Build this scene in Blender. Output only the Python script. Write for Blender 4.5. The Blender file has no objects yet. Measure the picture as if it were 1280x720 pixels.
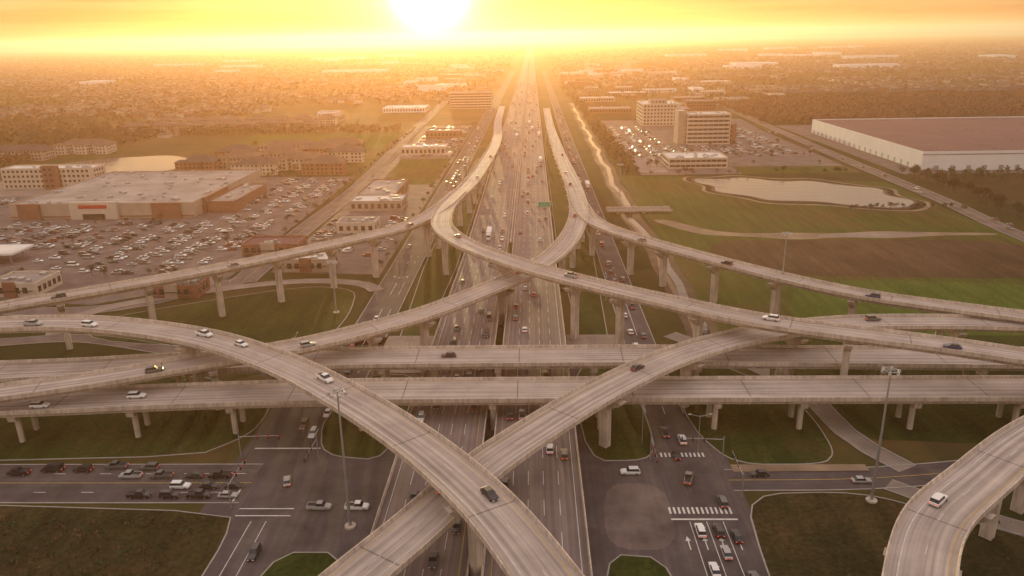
import bpy, math, random
from mathutils import Matrix, Vector
random.seed(7)
SC=bpy.context.scene.collection
rad=math.radians
# ------------------------------------------------------------------ materials
def newmat(n):
    m=bpy.data.materials.new(n);m.use_nodes=True
    nt=m.node_tree;return m,nt,nt.nodes['Principled BSDF']
def N(nt,t,**k):
    n=nt.nodes.new(t)
    for a,b in k.items():
        if a.startswith('i_'):
            key=a[2:]
            key=int(key) if key.isdigit() else key.replace('_',' ')
            n.inputs[key].default_value=b
        else: setattr(n,a,b)
    return n
def ramp(nt,stops,interp='LINEAR'):
    r=nt.nodes.new('ShaderNodeValToRGB');r.color_ramp.interpolation=interp
    el=r.color_ramp.elements
    while len(el)<len(stops): el.new(.5)
    for e,(p,c) in zip(el,stops): e.position=p;e.color=(*c,1)
    return r
def simple(n,c,r=.7,var=.18,scale=.6,metal=0,emit=None,es=0,weather=0):
    m,nt,b=newmat(n)
    b.inputs['Roughness'].default_value=r;b.inputs['Metallic'].default_value=metal
    tc=N(nt,'ShaderNodeTexCoord');no=N(nt,'ShaderNodeTexNoise',i_Scale=scale,i_Detail=3.0)
    nt.links.new(tc.outputs['Object'],no.inputs['Vector'])
    rp=ramp(nt,[(.3,tuple(x*(1-var) for x in c)),(.7,tuple(min(1,x*(1+var)) for x in c))])
    nt.links.new(no.outputs['Fac'],rp.inputs['Fac']);src=rp.outputs[0]
    if weather:
        mp=N(nt,'ShaderNodeMapping');mp.inputs['Scale'].default_value=(1.3,1.3,.12);nt.links.new(tc.outputs['Object'],mp.inputs[0])
        n2=N(nt,'ShaderNodeTexNoise',i_Scale=1.0,i_Detail=3.0);nt.links.new(mp.outputs[0],n2.inputs['Vector'])
        r2=ramp(nt,[(.35,(1-weather,)*3),(.6,(1,1,1))]);nt.links.new(n2.outputs['Fac'],r2.inputs['Fac'])
        mx=N(nt,'ShaderNodeVectorMath',operation='MULTIPLY');nt.links.new(src,mx.inputs[0]);nt.links.new(r2.outputs[0],mx.inputs[1]);src=mx.outputs[0]
    nt.links.new(src,b.inputs['Base Color'])
    if emit:
        b.inputs['Emission Color'].default_value=(*emit,1);b.inputs['Emission Strength'].default_value=es
        try: m.cycles.emission_sampling='NONE'
        except Exception: pass
    return m
def roadmat(n,c,rough=.8,streak=.25,joint=0,patch=.15):
    m,nt,b=newmat(n);L=nt.links
    uv=N(nt,'ShaderNodeUVMap');
    mp=N(nt,'ShaderNodeMapping');mp.inputs['Scale'].default_value=(1.1,.012,1);L.new(uv.outputs[0],mp.inputs[0])
    n1=N(nt,'ShaderNodeTexNoise',i_Scale=1.0,i_Detail=2.0);L.new(mp.outputs[0],n1.inputs['Vector'])
    n2=N(nt,'ShaderNodeTexNoise',i_Scale=.09,i_Detail=5.0,i_Roughness=.65);L.new(uv.outputs[0],n2.inputs['Vector'])
    r1=ramp(nt,[(.3,(1-streak,)*3),(.7,(1+streak*.5,)*3)]);L.new(n1.outputs['Fac'],r1.inputs['Fac'])
    r2=ramp(nt,[(.3,(1-patch,)*3),(.7,(1+patch,)*3)]);L.new(n2.outputs['Fac'],r2.inputs['Fac'])
    base=N(nt,'ShaderNodeRGB');base.outputs[0].default_value=(*c,1);prev=base.outputs[0]
    for r in (r1,r2):
        mx=N(nt,'ShaderNodeVectorMath',operation='MULTIPLY');L.new(prev,mx.inputs[0]);L.new(r.outputs[0],mx.inputs[1]);prev=mx.outputs[0]
    if joint:
        sp=N(nt,'ShaderNodeSeparateXYZ');L.new(uv.outputs[0],sp.inputs[0])
        d=N(nt,'ShaderNodeMath',operation='DIVIDE');d.inputs[1].default_value=joint;L.new(sp.outputs[1],d.inputs[0])
        f=N(nt,'ShaderNodeMath',operation='FRACT');L.new(d.outputs[0],f.inputs[0])
        g=N(nt,'ShaderNodeMath',operation='GREATER_THAN');g.inputs[1].default_value=.35/joint;L.new(f.outputs[0],g.inputs[0])
        h=N(nt,'ShaderNodeMath',operation='MULTIPLY_ADD');h.inputs[1].default_value=.5;h.inputs[2].default_value=.5;L.new(g.outputs[0],h.inputs[0])
        mx=N(nt,'ShaderNodeVectorMath',operation='SCALE');L.new(prev,mx.inputs[0]);L.new(h.outputs[0],mx.inputs['Scale']);prev=mx.outputs[0]
    L.new(prev,b.inputs['Base Color']);b.inputs['Roughness'].default_value=rough;b.inputs['Specular IOR Level'].default_value=.3
    return m
M={}
M['main']=roadmat('highway_concrete',(.2,.155,.145),.8,.32,0,.16)
M['deck']=roadmat('deck_concrete',(.42,.355,.315),.8,.4,32,.18)
M['asph']=roadmat('asphalt',(.085,.07,.07),.85,.16,0,.4)
M['lot']=roadmat('lot_pavement',(.13,.1,.092),.85,.06,0,.45)
M['pale']=roadmat('pale_pavement',(.23,.185,.16),.85,.1,0,.3)
M['conc']=simple('concrete',(.54,.45,.375),.85,.16,.25,weather=.3)
M['curb']=simple('curb_concrete',(.3,.27,.25),.85,.15,.5)
M['white']=simple('white_paint',(.58,.56,.53),.7,.2,.8)
M['yellow']=simple('yellow_paint',(.5,.33,.07),.7,.2,.8)
M['steel']=simple('galvanised_steel',(.4,.4,.4),.45,.08,.5,.6)
M['dark']=simple('dark_rubber',(.02,.02,.02),.7,.1)
M['glass']=simple('dark_glass',(.02,.025,.03),.15,.1)
M['tail']=simple('tail_light',(.5,.01,.01),.4,.05,1,0,(1,.05,.02),1.3)
M['head']=simple('head_light',(.85,.85,.8),.2,.03)
M['green']=simple('sign_green',(.01,.36,.24),.5,.05)
M['soil']=simple('bare_soil',(.22,.155,.1),.95,.3,.08)
M['mud']=simple('mud_bank',(.1,.062,.035),.95,.3,.1)
M['stucco']=simple('stucco',(.38,.3,.24),.85,.1,.2)
M['cream']=simple('cream_wall',(.52,.44,.36),.85,.08,.2)
M['brick']=simple('brick_wall',(.22,.1,.065),.85,.15,.4)
M['whitewall']=simple('white_wall',(.74,.72,.7),.7,.05,.1)
M['roofg']=simple('grey_roof',(.26,.225,.21),.85,.28,.06)
M['roofw']=simple('white_roof',(.6,.56,.52),.75,.18,.06)
M['roofb']=simple('brown_shingle',(.12,.075,.055),.9,.3,.3)
M['roofd']=simple('dark_shingle',(.06,.048,.045),.9,.3,.3)
M['roofr']=simple('rust_roof',(.12,.05,.05),.8,.16,.03)
M['red']=simple('red_sign',(.4,.02,.02),.5,.05)
M['bark']=simple('bark',(.09,.065,.045),.9,.3,2)
M['leafg']=simple('leaves_green',(.042,.06,.018),.9,.5,.35)
M['leafb']=simple('leaves_brown',(.1,.052,.026),.9,.45,.35)
M['leafd']=simple('leaves_olive',(.048,.042,.018),.9,.5,.05)
def grassmat(n,cols,sc=.02):
    m,nt,b=newmat(n);L=nt.links
    g=N(nt,'ShaderNodeNewGeometry')
    a=N(nt,'ShaderNodeTexNoise',i_Scale=sc,i_Detail=6.0,i_Roughness=.65);L.new(g.outputs['Position'],a.inputs['Vector'])
    r=ramp(nt,cols);L.new(a.outputs['Fac'],r.inputs['Fac'])
    c=N(nt,'ShaderNodeTexNoise',i_Scale=.8,i_Detail=4.0,i_Roughness=.7);L.new(g.outputs['Position'],c.inputs['Vector'])
    r2=ramp(nt,[(.25,(.45,.45,.4)),(.75,(1.5,1.5,1.4))]);L.new(c.outputs['Fac'],r2.inputs['Fac'])
    mx=N(nt,'ShaderNodeVectorMath',operation='MULTIPLY');L.new(r.outputs[0],mx.inputs[0]);L.new(r2.outputs[0],mx.inputs[1])
    mp=N(nt,'ShaderNodeMapping');mp.inputs['Scale'].default_value=(.25,.03,1);mp.inputs['Rotation'].default_value=(0,0,.5);L.new(g.outputs['Position'],mp.inputs[0])
    s=N(nt,'ShaderNodeTexNoise',i_Scale=1.0,i_Detail=3.0);L.new(mp.outputs[0],s.inputs['Vector'])
    r3=ramp(nt,[(.3,(.7,.74,.66)),(.7,(1.25,1.14,1.05))]);L.new(s.outputs['Fac'],r3.inputs['Fac'])
    m2=N(nt,'ShaderNodeVectorMath',operation='MULTIPLY');L.new(mx.outputs[0],m2.inputs[0]);L.new(r3.outputs[0],m2.inputs[1])
    L.new(m2.outputs[0],b.inputs['Base Color']);b.inputs['Roughness'].default_value=.95;b.inputs['Specular IOR Level'].default_value=.1
    bp=N(nt,'ShaderNodeBump',i_Strength=.5,i_Distance=.4);L.new(c.outputs['Fac'],bp.inputs['Height']);L.new(bp.outputs[0],b.inputs['Normal'])
    return m
M['lawn']=grassmat('lawn',[(.3,(.018,.032,.008)),(.5,(.032,.05,.012)),(.62,(.055,.055,.02)),(.8,(.085,.066,.034))],.035)
M['rough']=grassmat('rough_grass',[(.3,(.018,.025,.009)),(.5,(.038,.036,.016)),(.75,(.078,.052,.028))],.05)
M['field']=grassmat('field_grass',[(.3,(.035,.06,.012)),(.46,(.06,.08,.018)),(.58,(.085,.072,.026)),(.8,(.12,.085,.045))],.016)
M['greenfield']=grassmat('green_field',[(.3,(.04,.08,.014)),(.55,(.065,.105,.02)),(.8,(.09,.085,.03))],.03)
M['brownfield']=grassmat('dormant_field',[(.3,(.05,.038,.022)),(.5,(.078,.05,.033)),(.7,(.115,.07,.05))],.02)
m,nt,b=newmat('ground');L=nt.links
g=N(nt,'ShaderNodeNewGeometry')
a=N(nt,'ShaderNodeTexNoise',i_Scale=.012,i_Detail=6.0,i_Roughness=.68);L.new(g.outputs['Position'],a.inputs['Vector'])
r=ramp(nt,[(.3,(.025,.028,.012)),(.47,(.045,.048,.018)),(.6,(.08,.058,.03)),(.75,(.14,.095,.055))]);L.new(a.outputs['Fac'],r.inputs['Fac'])
vo=N(nt,'ShaderNodeTexVoronoi',i_Scale=.0022);L.new(g.outputs['Position'],vo.inputs['Vector'])
hs=ramp(nt,[(0,(.6,.7,.5)),(.4,(1,1,.9)),(.7,(1.3,1.15,.95)),(1,(.75,.7,.7))],'CONSTANT')
sp=N(nt,'ShaderNodeSeparateXYZ');L.new(vo.outputs['Color'],sp.inputs[0]);L.new(sp.outputs[0],hs.inputs['Fac'])
mx=N(nt,'ShaderNodeVectorMath',operation='MULTIPLY');L.new(r.outputs[0],mx.inputs[0]);L.new(hs.outputs[0],mx.inputs[1])
L.new(mx.outputs[0],b.inputs['Base Color']);b.inputs['Roughness'].default_value=.95;b.inputs['Specular IOR Level'].default_value=.1
M['ground']=m
m,nt,b=newmat('water');b.inputs['Base Color'].default_value=(.03,.035,.035,1);b.inputs['Roughness'].default_value=.03;b.inputs['IOR'].default_value=1.4
g=N(nt,'ShaderNodeNewGeometry');mp=N(nt,'ShaderNodeMapping');mp.inputs['Scale'].default_value=(.05,.25,1);nt.links.new(g.outputs['Position'],mp.inputs[0])
no=N(nt,'ShaderNodeTexNoise',i_Scale=1.0,i_Detail=4.0);nt.links.new(mp.outputs[0],no.inputs['Vector'])
bp=N(nt,'ShaderNodeBump',i_Strength=.35,i_Distance=.6);nt.links.new(no.outputs['Fac'],bp.inputs['Height']);nt.links.new(bp.outputs[0],b.inputs['Normal'])
M['water']=m
m,nt,b=newmat('car_paint');oi=N(nt,'ShaderNodeObjectInfo')
r=ramp(nt,[(0,(.7,.7,.69)),(.3,(.33,.33,.33)),(.45,(.1,.1,.1)),(.62,(.015,.015,.018)),(.89,(.2,.02,.018)),(.93,(.025,.04,.1)),(.96,(.2,.15,.11))],'CONSTANT')
nt.links.new(oi.outputs['Random'],r.inputs['Fac']);nt.links.new(r.outputs[0],b.inputs['Base Color']);b.inputs['Roughness'].default_value=.35;b.inputs['Coat Weight'].default_value=.4
M['paint']=m
# ------------------------------------------------------------------ mesh builder
class MB:
    def __init__(s): s.v=[];s.f=[];s.m=[];s.uv=[]
    def face(s,pts,mat,uv=None):
        i=len(s.v);s.v.extend([tuple(p) for p in pts]);s.f.append(tuple(range(i,i+len(pts))));s.m.append(mat)
        s.uv.append(uv or [(p[0],p[1]) for p in pts])
    def box(s,x0,x1,y0,y1,z0,z1,mat,top=None):
        a=[(x0,y0),(x1,y0),(x1,y1),(x0,y1)]
        s.prism(a,z0,z1,mat,top or mat)
    def prism(s,a,z0,z1,mat,top=None,bottom=True):
        n=len(a)
        for i in range(n):
            p,q=a[i],a[(i+1)%n];s.face([(p[0],p[1],z0),(q[0],q[1],z0),(q[0],q[1],z1),(p[0],p[1],z1)],mat)
        s.face([(p[0],p[1],z1) for p in a],top or mat)
        if bottom: s.face([(p[0],p[1],z0) for p in reversed(a)],mat)
    def frust(s,cx,cy,z0,z1,hx0,hy0,hx1,hy1,mat,ang=0,n=4):
        c,sn=math.cos(ang),math.sin(ang)
        def R(x,y): return (cx+x*c-y*sn,cy+x*sn+y*c)
        if n==4:
            A=[R(-hx0,-hy0),R(hx0,-hy0),R(hx0,hy0),R(-hx0,hy0)];B=[R(-hx1,-hy1),R(hx1,-hy1),R(hx1,hy1),R(-hx1,hy1)]
        else:
            A=[R(hx0*math.cos(t*2*math.pi/n),hy0*math.sin(t*2*math.pi/n)) for t in range(n)]
            B=[R(hx1*math.cos(t*2*math.pi/n),hy1*math.sin(t*2*math.pi/n)) for t in range(n)]
        for i in range(n):
            p,q,u,w=A[i],A[(i+1)%n],B[(i+1)%n],B[i]
            s.face([(*p,z0),(*q,z0),(*u,z1),(*w,z1)],mat)
        s.face([(*p,z1) for p in B],mat);s.face([(*p,z0) for p in reversed(A)],mat)
    def tube(s,p,q,r0,r1,mat,n=6):
        p=Vector(p);q=Vector(q);d=(q-p).normalized();u=d.orthogonal().normalized();w=d.cross(u)
        A=[p+(u*math.cos(t*2*math.pi/n)+w*math.sin(t*2*math.pi/n))*r0 for t in range(n)]
        B=[q+(u*math.cos(t*2*math.pi/n)+w*math.sin(t*2*math.pi/n))*r1 for t in range(n)]
        for i in range(n): s.face([A[i],A[(i+1)%n],B[(i+1)%n],B[i]],mat)
        s.face(B,mat);s.face(A[::-1],mat)
    def mesh(s,name):
        me=bpy.data.meshes.new(name);me.from_pydata(s.v,[],s.f)
        ks=[]
        for k in s.m:
            if k not in ks: ks.append(k)
        for k in ks: me.materials.append(M[k])
        me.polygons.foreach_set('material_index',[ks.index(k) for k in s.m])
        ul=me.uv_layers.new(name='UVMap');flat=[]
        for u in s.uv:
            for a in u: flat.extend(a)
        ul.data.foreach_set('uv',flat);me.update();return me
    def obj(s,name,loc=(0,0,0),rz=0):
        return place(s.mesh(name),name,loc,rz)
def place(me,name,loc=(0,0,0),rz=0,sc=1):
    o=bpy.data.objects.new(name,me);o.location=loc;o.rotation_euler=(0,0,rz)
    if sc!=1: o.scale=(sc,sc,sc)
    SC.objects.link(o);return o
def cr(pts,step=3.0):
    P=[Vector(p) for p in pts];P=[P[0]*2-P[1]]+P+[P[-1]*2-P[-2]];out=[]
    for i in range(1,len(P)-2):
        a,b,c,d=P[i-1:i+3];n=max(1,int((c-b).length/step))
        for k in range(n):
            t=k/n;out.append(.5*((2*b)+(c-a)*t+(2*a-5*b+4*c-d)*t*t+(3*b-a-3*c+d)*t**3))
    out.append(P[-2]);return out
def smooth(pts,it=3):
    P=list(pts)
    for _ in range(it-1):
        P=[P[0]]+[(P[i-1]+P[i]*2+P[i+1])/4 for i in range(1,len(P)-1)]+[P[-1]]
    return P
def frames(P):
    F=[];L=0
    for i,p in enumerate(P):
        a=P[max(0,i-1)];b=P[min(len(P)-1,i+1)];t=(b-a);t.z=0;t.normalize();n=Vector((t.y,-t.x,0))
        if i: L+=(p-P[i-1]).length
        F.append((p,t,n,L))
    return F
def sweep(mb,F,prof,mats,closed=True):
    k=len(prof);rng=range(k if closed else k-1)
    for (p,t,n,l),(p2,t2,n2,l2) in zip(F[:-1],F[1:]):
        for j in rng:
            a=prof[j];b=prof[(j+1)%k];mt=mats[j]
            A=p+n*a[0]+Vector((0,0,a[1]));B=p+n*b[0]+Vector((0,0,b[1]))
            C=p2+n2*b[0]+Vector((0,0,b[1]));D=p2+n2*a[0]+Vector((0,0,a[1]))
            mb.face([A,B,C,D],mt,[(a[0],l),(b[0],l),(b[0],l2),(a[0],l2)])
def line(mb,F,off,w,mt,z=.03,dash=None,lmax=1e9):
    for (p,t,n,l),(p2,t2,n2,l2) in zip(F[:-1],F[1:]):
        if l>lmax: break
        if dash and (l%dash[1])>dash[0]: continue
        Z=Vector((0,0,z));mb.face([p+n*(off+w/2)+Z,p+n*(off-w/2)+Z,p2+n2*(off-w/2)+Z,p2+n2*(off+w/2)+Z][::-1],mt)
def blocked(x,y,m=1.3):
    if -35.4-m<x<11.4+m and not(-12.6<x<-11.4): return True
    if -70-m<x<-55+m and 176<y<1500: return True
    if -72<x<-52 and y<=176: return True
    if 30-m<x<46+m and y<176: return True
    if 33-m<x<43+m: return True
    if 155-m<y<173+m: return True
    if 187-m<y<201.5+m or 209.5-m<y<224.5+m: return True
    if 57<x<65: return True
    return False
def pier(mb,p,t,zt,w):
    ang=math.atan2(-t.x,t.y);cw=w*.55;a=1.25
    if -13<p.x<-11: a=1.15
    mb.frust(p.x,p.y,-.5,zt-3.4,a,1.0,a,1.0,'conc',ang)
    mb.frust(p.x,p.y,zt-3.4,zt-1.4,a,1.0,cw*.75,1.1,'conc',ang)
    mb.frust(p.x,p.y,zt-1.4,zt,cw*.8,1.2,cw,1.2,'conc',ang)
def ramp_obj(name,pts,w=11.0,span=38,gird=1.9,start=15,med=None):
    P=smooth(cr(pts,3.0),6);F=frames(P);h=w/2;mb=MB()
    prof=[(-h,.85),(-h,-.35),(-h+1.3,-.5),(-h*.6,-gird),(h*.6,-gird),(h-1.3,-.5),(h,-.35),(h,.85),(h-.25,.85),(h-.45,0),(-h+.45,0),(-h+.25,.85)]
    mats=['conc']*12;mats[9]='deck'
    sweep(mb,F,prof,mats)
    line(mb,F,-h+1.5,.15,'yellow');line(mb,F,h-2.2,.15,'white')
    if w>9: line(mb,F,-.3,.13,'white',.03,(3.2,12))
    if med:
        q=min(F,key=lambda f:abs(f[0].x+12)+(abs(f[0].y-med)*.05));pier(mb,q[0],q[1],q[0].z-gird,w)
    L=F[-1][3];s=start;last=-99
    while s<L:
        best=None
        for d in (0,3,-3,6,-6,9,-9,12,-12,15,-15,18,-18):
            q=min(F,key=lambda f:abs(f[3]-(s+d)))
            if not blocked(q[0].x,q[0].y) and q[3]-last>span*.55: best=q;break
        if best and best[0].z>4.5: pier(mb,best[0],best[1],best[0].z-gird,w);last=best[3]
        s+=span
    mb.obj(name);return F
FA=ramp_obj('flyover_ramp',[(-290,232,17),(-240,227,19),(-183,221,21),(-168,221,21.5),(-137,219,22),(-99,207,22),(-68,187,22),(-46,167,22),(-29,149,22),(-17,134,22),(-7,119,22),(1,104,21.5),(10,84,21),(18,60,20),(26,30,19)],11,34,start=20)
FB=ramp_obj('flyover_ramp',[(-62,62,11),(-46,88,13),(-32,111,14.5),(-23,125,15),(-12,145,15.5),(2,163,16),(19,182,16.8),(42,203,17.2),(70,221,16.5),(101,232,15.5),(133,234,15),(158,233,14.5),(176,231,14),(230,222,13),(300,205,12)],11,34,start=8,med=145)
FC=ramp_obj('flyover_ramp',[(-48,1250,.6),(-44,1000,1.0),(-38,850,4),(-35,700,10),(-38.5,500,17),(-44,420,20),(-45.5,385,21),(-42.5,345,22),(-31,314,22.3),(-17,293,22.5),(-1,274,22.5),(20,254,22.5),(47,232,22.5),(68,217,22.5),(91,207,22.2),(112,199,22),(131,191,21.5),(144,185,21),(200,160,19),(260,130,17)],10,32,med=286)
FD=ramp_obj('flyover_ramp',[(-260,150,12),(-200,170,13.5),(-146,185,15),(-123,192,15.6),(-98,203,16),(-73,214,16),(-55,226,16.3),(-37,241,16.5),(-19,264,16.5),(-2,289,16.5),(11,318,16.8),(20,355,17.5),(24.5,400,18),(25,480,17),(23.5,600,12),(22.5,760,6),(22,950,1),(22,1200,.6)],10,32,med=272)
FE=ramp_obj('flyover_ramp',[(-300,195,14),(-240,216,17),(-195,236,19),(-184,243,19.5),(-157,260,20),(-123,287,20),(-89,320,20),(-60,353,20.2),(-48.5,392,20.5),(-43.5,440,19.2)],9,26)
FF=ramp_obj('flyover_ramp',[(25.5,440,17.8),(26,403,18),(31,364,18),(48,332,18),(70,302,18),(94,275,17.5),(116,256,17),(138,245,16.5),(159,236,16),(175,231,15.5),(230,214,14),(300,195,12)],9,28)
FG=ramp_obj('flyover_ramp',[(210,205,17),(160,181,18.5),(124,161,19),(106,149,19),(88,134,19),(74,122,19),(64,107,19),(56,90,18.5),(48,60,17)],11,24,start=5)
def viaduct(pts,w):
    P=smooth(cr(pts,5),4);F=frames(P);h=w/2;mb=MB()
    prof=[(-h,.85),(-h,-.4),(-h+1,-.45),(-h+1.2,-1.7),(h-1.2,-1.7),(h-1,-.45),(h,-.4),(h,.85),(h-.25,.85),(h-.45,0),(-h+.45,0),(-h+.25,.85)]
    mats=['conc']*12;mats[9]='deck';sweep(mb,F,prof,mats)
    line(mb,F,-h+1.6,.15,'yellow');line(mb,F,h-2.4,.15,'white');line(mb,F,-1.9,.13,'white',.03,(3,15));line(mb,F,1.9,.13,'white',.03,(3,15))
    for xc in [-380,-345,-310,-275,-240,-208,-176,-144,-112,-84,-48,-12,20,50,76,104,132,162,195,230,265,300,340,380]:
        q=min(F,key=lambda f:abs(f[0].x-xc));p,t,n,l=q;ang=math.atan2(-t.x,t.y);zt=p.z-1.7
        mb.frust(p.x,p.y,zt-1.3,zt,h-1,1.0,h-.6,1.0,'conc',ang)
        for o in (-h*.5,h*.5):
            c=p+n*o;mb.frust(c.x,c.y,-.5,zt-1.3,.8,.8,.8,.8,'conc',ang,10)
    mb.obj('highway_viaduct');return F
FN=viaduct([(-420,170,8),(-300,180,10),(-146,188,10.5),(-104,191.5,10.5),(-59,194,10.5),(-6,194.5,10.5),(51,194.5,10.5),(133,194,10.5),(250,192,10.5),(430,188,9)],14)
FR=viaduct([(-420,196,8),(-300,202,10),(-161,209,10.5),(-115,214,10.5),(-66,217.5,10.5),(-6,218.5,10.5),(56,218,10.5),(145,215,10.5),(250,210,10.5),(430,204,9)],14)
# ------------------------------------------------------------------ main highway
def zmain(y):
    if y<240: return 4.5
    if y>400: return .3
    t=(y-240)/160;return 4.5+(.3-4.5)*(3*t*t-2*t**3)
ys=[-60+3*i for i in range(0,400)]+[1140+40*i for i in range(1,220)]
for nm,cx in (('a',-24.2),('b',.2)):
    F=[(Vector((cx,y,zmain(y))),Vector((0,1,0)),Vector((1,0,0)),y+60) for y in ys]
    h=10.9;mb=MB()
    prof=[(-h,.85),(-h,-.4),(-h+1,-.5),(-h+1.1,-1.6),(h-1.1,-1.6),(h-1,-.5),(h,-.4),(h,.85),(h-.25,.85),(h-.45,0),(-h+.45,0),(-h+.25,.85)]
    mats=['conc']*12;mats[9]='main';sweep(mb,F,prof,mats)
    for o in (-5.4,-1.8,1.8,5.4): line(mb,F,o,.15,'white',.03,(3,12),1300)
    line(mb,F,-9,.14,'yellow' if nm=='b' else 'white',.03,None,1300);line(mb,F,9,.14,'white' if nm=='b' else 'yellow',.03,None,1300)
    for y in range(-50,250,28):
        if 150<y<178: continue
        mb.box(cx-9.5,cx+9.5,y-.8,y+.8,1.9,2.9,'conc')
        for o in (-7,0,7): mb.frust(cx+o,y,-.3,1.9,.6,.6,.6,.6,'conc',0,8)
    for s in (-1,1):
        x=cx+s*(h-.6)
        for i in range(len(ys)-1):
            y0,y1=ys[i],ys[i+1]
            if 245<=y0<400: mb.face([(x,y0,-.1),(x,y1,-.1),(x,y1,zmain(y1)-.5),(x,y0,zmain(y0)-.5)],'conc')
    mb.face([(cx-h+.6,245,-.1),(cx+h-.6,245,-.1),(cx+h-.6,245,zmain(245)-.5),(cx-h+.6,245,zmain(245)-.5)],'conc')
    mb.obj('highway')
# ------------------------------------------------------------------ ground sheet and flat areas
mb=MB();mb.face([(-30000,-400,0),(30000,-400,0),(30000,45000,0),(-30000,45000,0)],'ground');mb.obj('ground')
def chaikin(P,n=2):
    for _ in range(n):
        Q=[]
        for i in range(len(P)):
            a=P[i];b=P[(i+1)%len(P)]
            Q.append((a[0]*.8+b[0]*.2,a[1]*.8+b[1]*.2));Q.append((a[0]*.2+b[0]*.8,a[1]*.2+b[1]*.8))
        P=Q
    return P
def area(name,P,z,mat,rnd=0,grow=0):
    if rnd: P=chaikin(P,rnd)
    if grow:
        cx=sum(p[0] for p in P)/len(P);cy=sum(p[1] for p in P)/len(P)
        P=[(p[0]+(p[0]-cx)/max(1,math.hypot(p[0]-cx,p[1]-cy))*grow,p[1]+(p[1]-cy)/max(1,math.hypot(p[0]-cx,p[1]-cy))*grow*1.5) for p in P]
    mb=MB();mb.face([(x,y,z) for x,y in P],mat);return mb.obj(name)
def island(name,P,mat='lawn',rnd=2,z=.16):
    P=chaikin(P,rnd);A=sum(P[i][0]*P[(i+1)%len(P)][1]-P[(i+1)%len(P)][0]*P[i][1] for i in range(len(P)))
    if A<0:P=P[::-1]
    mb=MB();n=len(P)
    I=[]
    for i in range(n):
        a=Vector(P[i-1]);b=Vector(P[i]);c=Vector(P[(i+1)%n]);t=(c-a).normalized();I.append((b.x-t.y*.35,b.y+t.x*.35))
    for i in range(n):
        j=(i+1)%n
        mb.face([(*P[i],0),(*P[j],0),(*P[j],z),(*P[i],z)],'curb')
        mb.face([(*P[i],z),(*P[j],z),(*I[j],z),(*I[i],z)],'curb')
    mb.face([(x,y,z-.02) for x,y in I],mat);return mb.obj(name)
zc=[.02]
def strip(name,pts,w,mat='asph',z=None,lines=True,curb=True,step=6):
    if z is None: zc[0]+=.006;z=zc[0]
    P=smooth(cr([(x,y,z) for x,y in pts],step),3);F=frames(P);mb=MB();h=w/2
    sweep(mb,F,[(-h,0),(h,0)],[mat],False)
    if curb:
        for s in (-1,1):
            a,b=(s*h,s*(h+.35));sweep(mb,F,[(a,-.01),(a,.12),(b,.12),(b,-.02)],['curb']*3,False)
    if lines:
        line(mb,F,0,.18,'yellow' if lines==1 else 'white',.01,None if lines==1 else (3,12))
        if lines==3: line(mb,F,3.6,.16,'white',.01,(3,12))
    mb.obj(name);return F
area('road',[(-79,50),(50,50),(50,176),(46,240),(30,240),(-36,240),(-56,240),(-79,212)],.02,'asph')
strip('road',[(-62,205),(-62,260),(-62,320),(-62,1000),(-61,2600)],14,'asph',.07,3)
strip('road',[(38,200),(38,320),(38,1000),(40,2600)],10.5,'asph',.075,2)
strip('road',[(-420,166),(-300,164.5),(-135,164),(-71,164)],17,'asph',.05,1)
strip('road',[(48,165),(80,165.5),(108,169),(150,176),(300,190)],9,'asph',.055,1)
strip('road',[(50,262),(72,235),(85,207),(84,190),(87,179),(94,170)],6,'pale',.09,0)
strip('road',[(86,163),(97,153),(108,145),(150,128),(220,110)],5,'pale',.095,0)
strip('road',[(265,250),(260,398),(266,491),(270,659),(276,823),(290,1154),(320,1800)],11,'lot',.06,1)
strip('road',[(-134,330),(-134,433),(-131,590),(-143,950),(-160,1700)],12,'lot',.11,1)
strip('road',[(-420,236),(-300,246),(-205,257),(-170,262),(-120,246),(-80,236)],7,'lot',.08,0)
strip('road',[(-183,266),(-188,280),(-180,296),(-140,320),(-104,331),(-76,326),(-69,316)],6,'pale',.1,0)
strip('road',[(-440,300),(-300,303),(-190,292),(-150,318),(-134,335)],9,'lot',.045,0)
area('road',[(-13.4,395),(-10.6,395),(-10.6,2600),(-13.4,2600)],.25,'pale')
mb=MB();
for y in range(395,2600,35): mb.box(-12.25,-11.75,y,y+34.9,.25,1.15,'conc')
mb.obj('median_barrier')
island('median_grass',[(-420,155),(-72,155),(-68,138),(-73,55),(-420,55)],'rough',2)
island('median_grass',[(-59,137),(-38,137),(-37,55),(-61,55)])
island('median_grass',[(-57,177),(-62,196),(-56,228),(-37,228),(-38,174)])
island('median_grass',[(-420,232),(-120,232),(-82,214),(-79,200),(-80,188),(-93,174),(-420,174.2)])
island('median_grass',[(13,236),(31,232),(33,182),(29,174),(13,174)])
island('median_grass',[(12.5,137),(30,135),(30,55),(12.5,55)])
island('median_grass',[(45,255),(78,215),(80,195),(79,178),(74,172),(51,172),(44,190),(43,240)])
island('median_grass',[(50,159),(78,160),(95,150),(120,134),(150,118),(150,55),(46,55),(47,130)],'rough')
island('median_grass',[(-167,259),(-178,282),(-104,324),(-78,318),(-74,287),(-76,256),(-104,250)],'lawn',2,.2)
island('median_grass',[(-53,262),(-37,262),(-37,700),(-53,700)],'lawn',1)
island('median_grass',[(12.5,262),(31,262),(31,900),(12.5,900)],'lawn',1)
area('pavement',[(15,138),(31,138),(32,163),(17,164)],.03,'lot',2)
area('pavement',[(-54,262),(-36,262),(-36,229),(-54,229)],.19,'pale')
area('pavement',[(12,262),(32,262),(32,236),(12,236)],.19,'pale')
area('pavement',[(50,168.5),(84,169),(84,172),(50,172)],.2,'soil')
area('field',[(90,176),(330,200),(330,255),(60,262),(84,222)],.02,'lawn',1)
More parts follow.
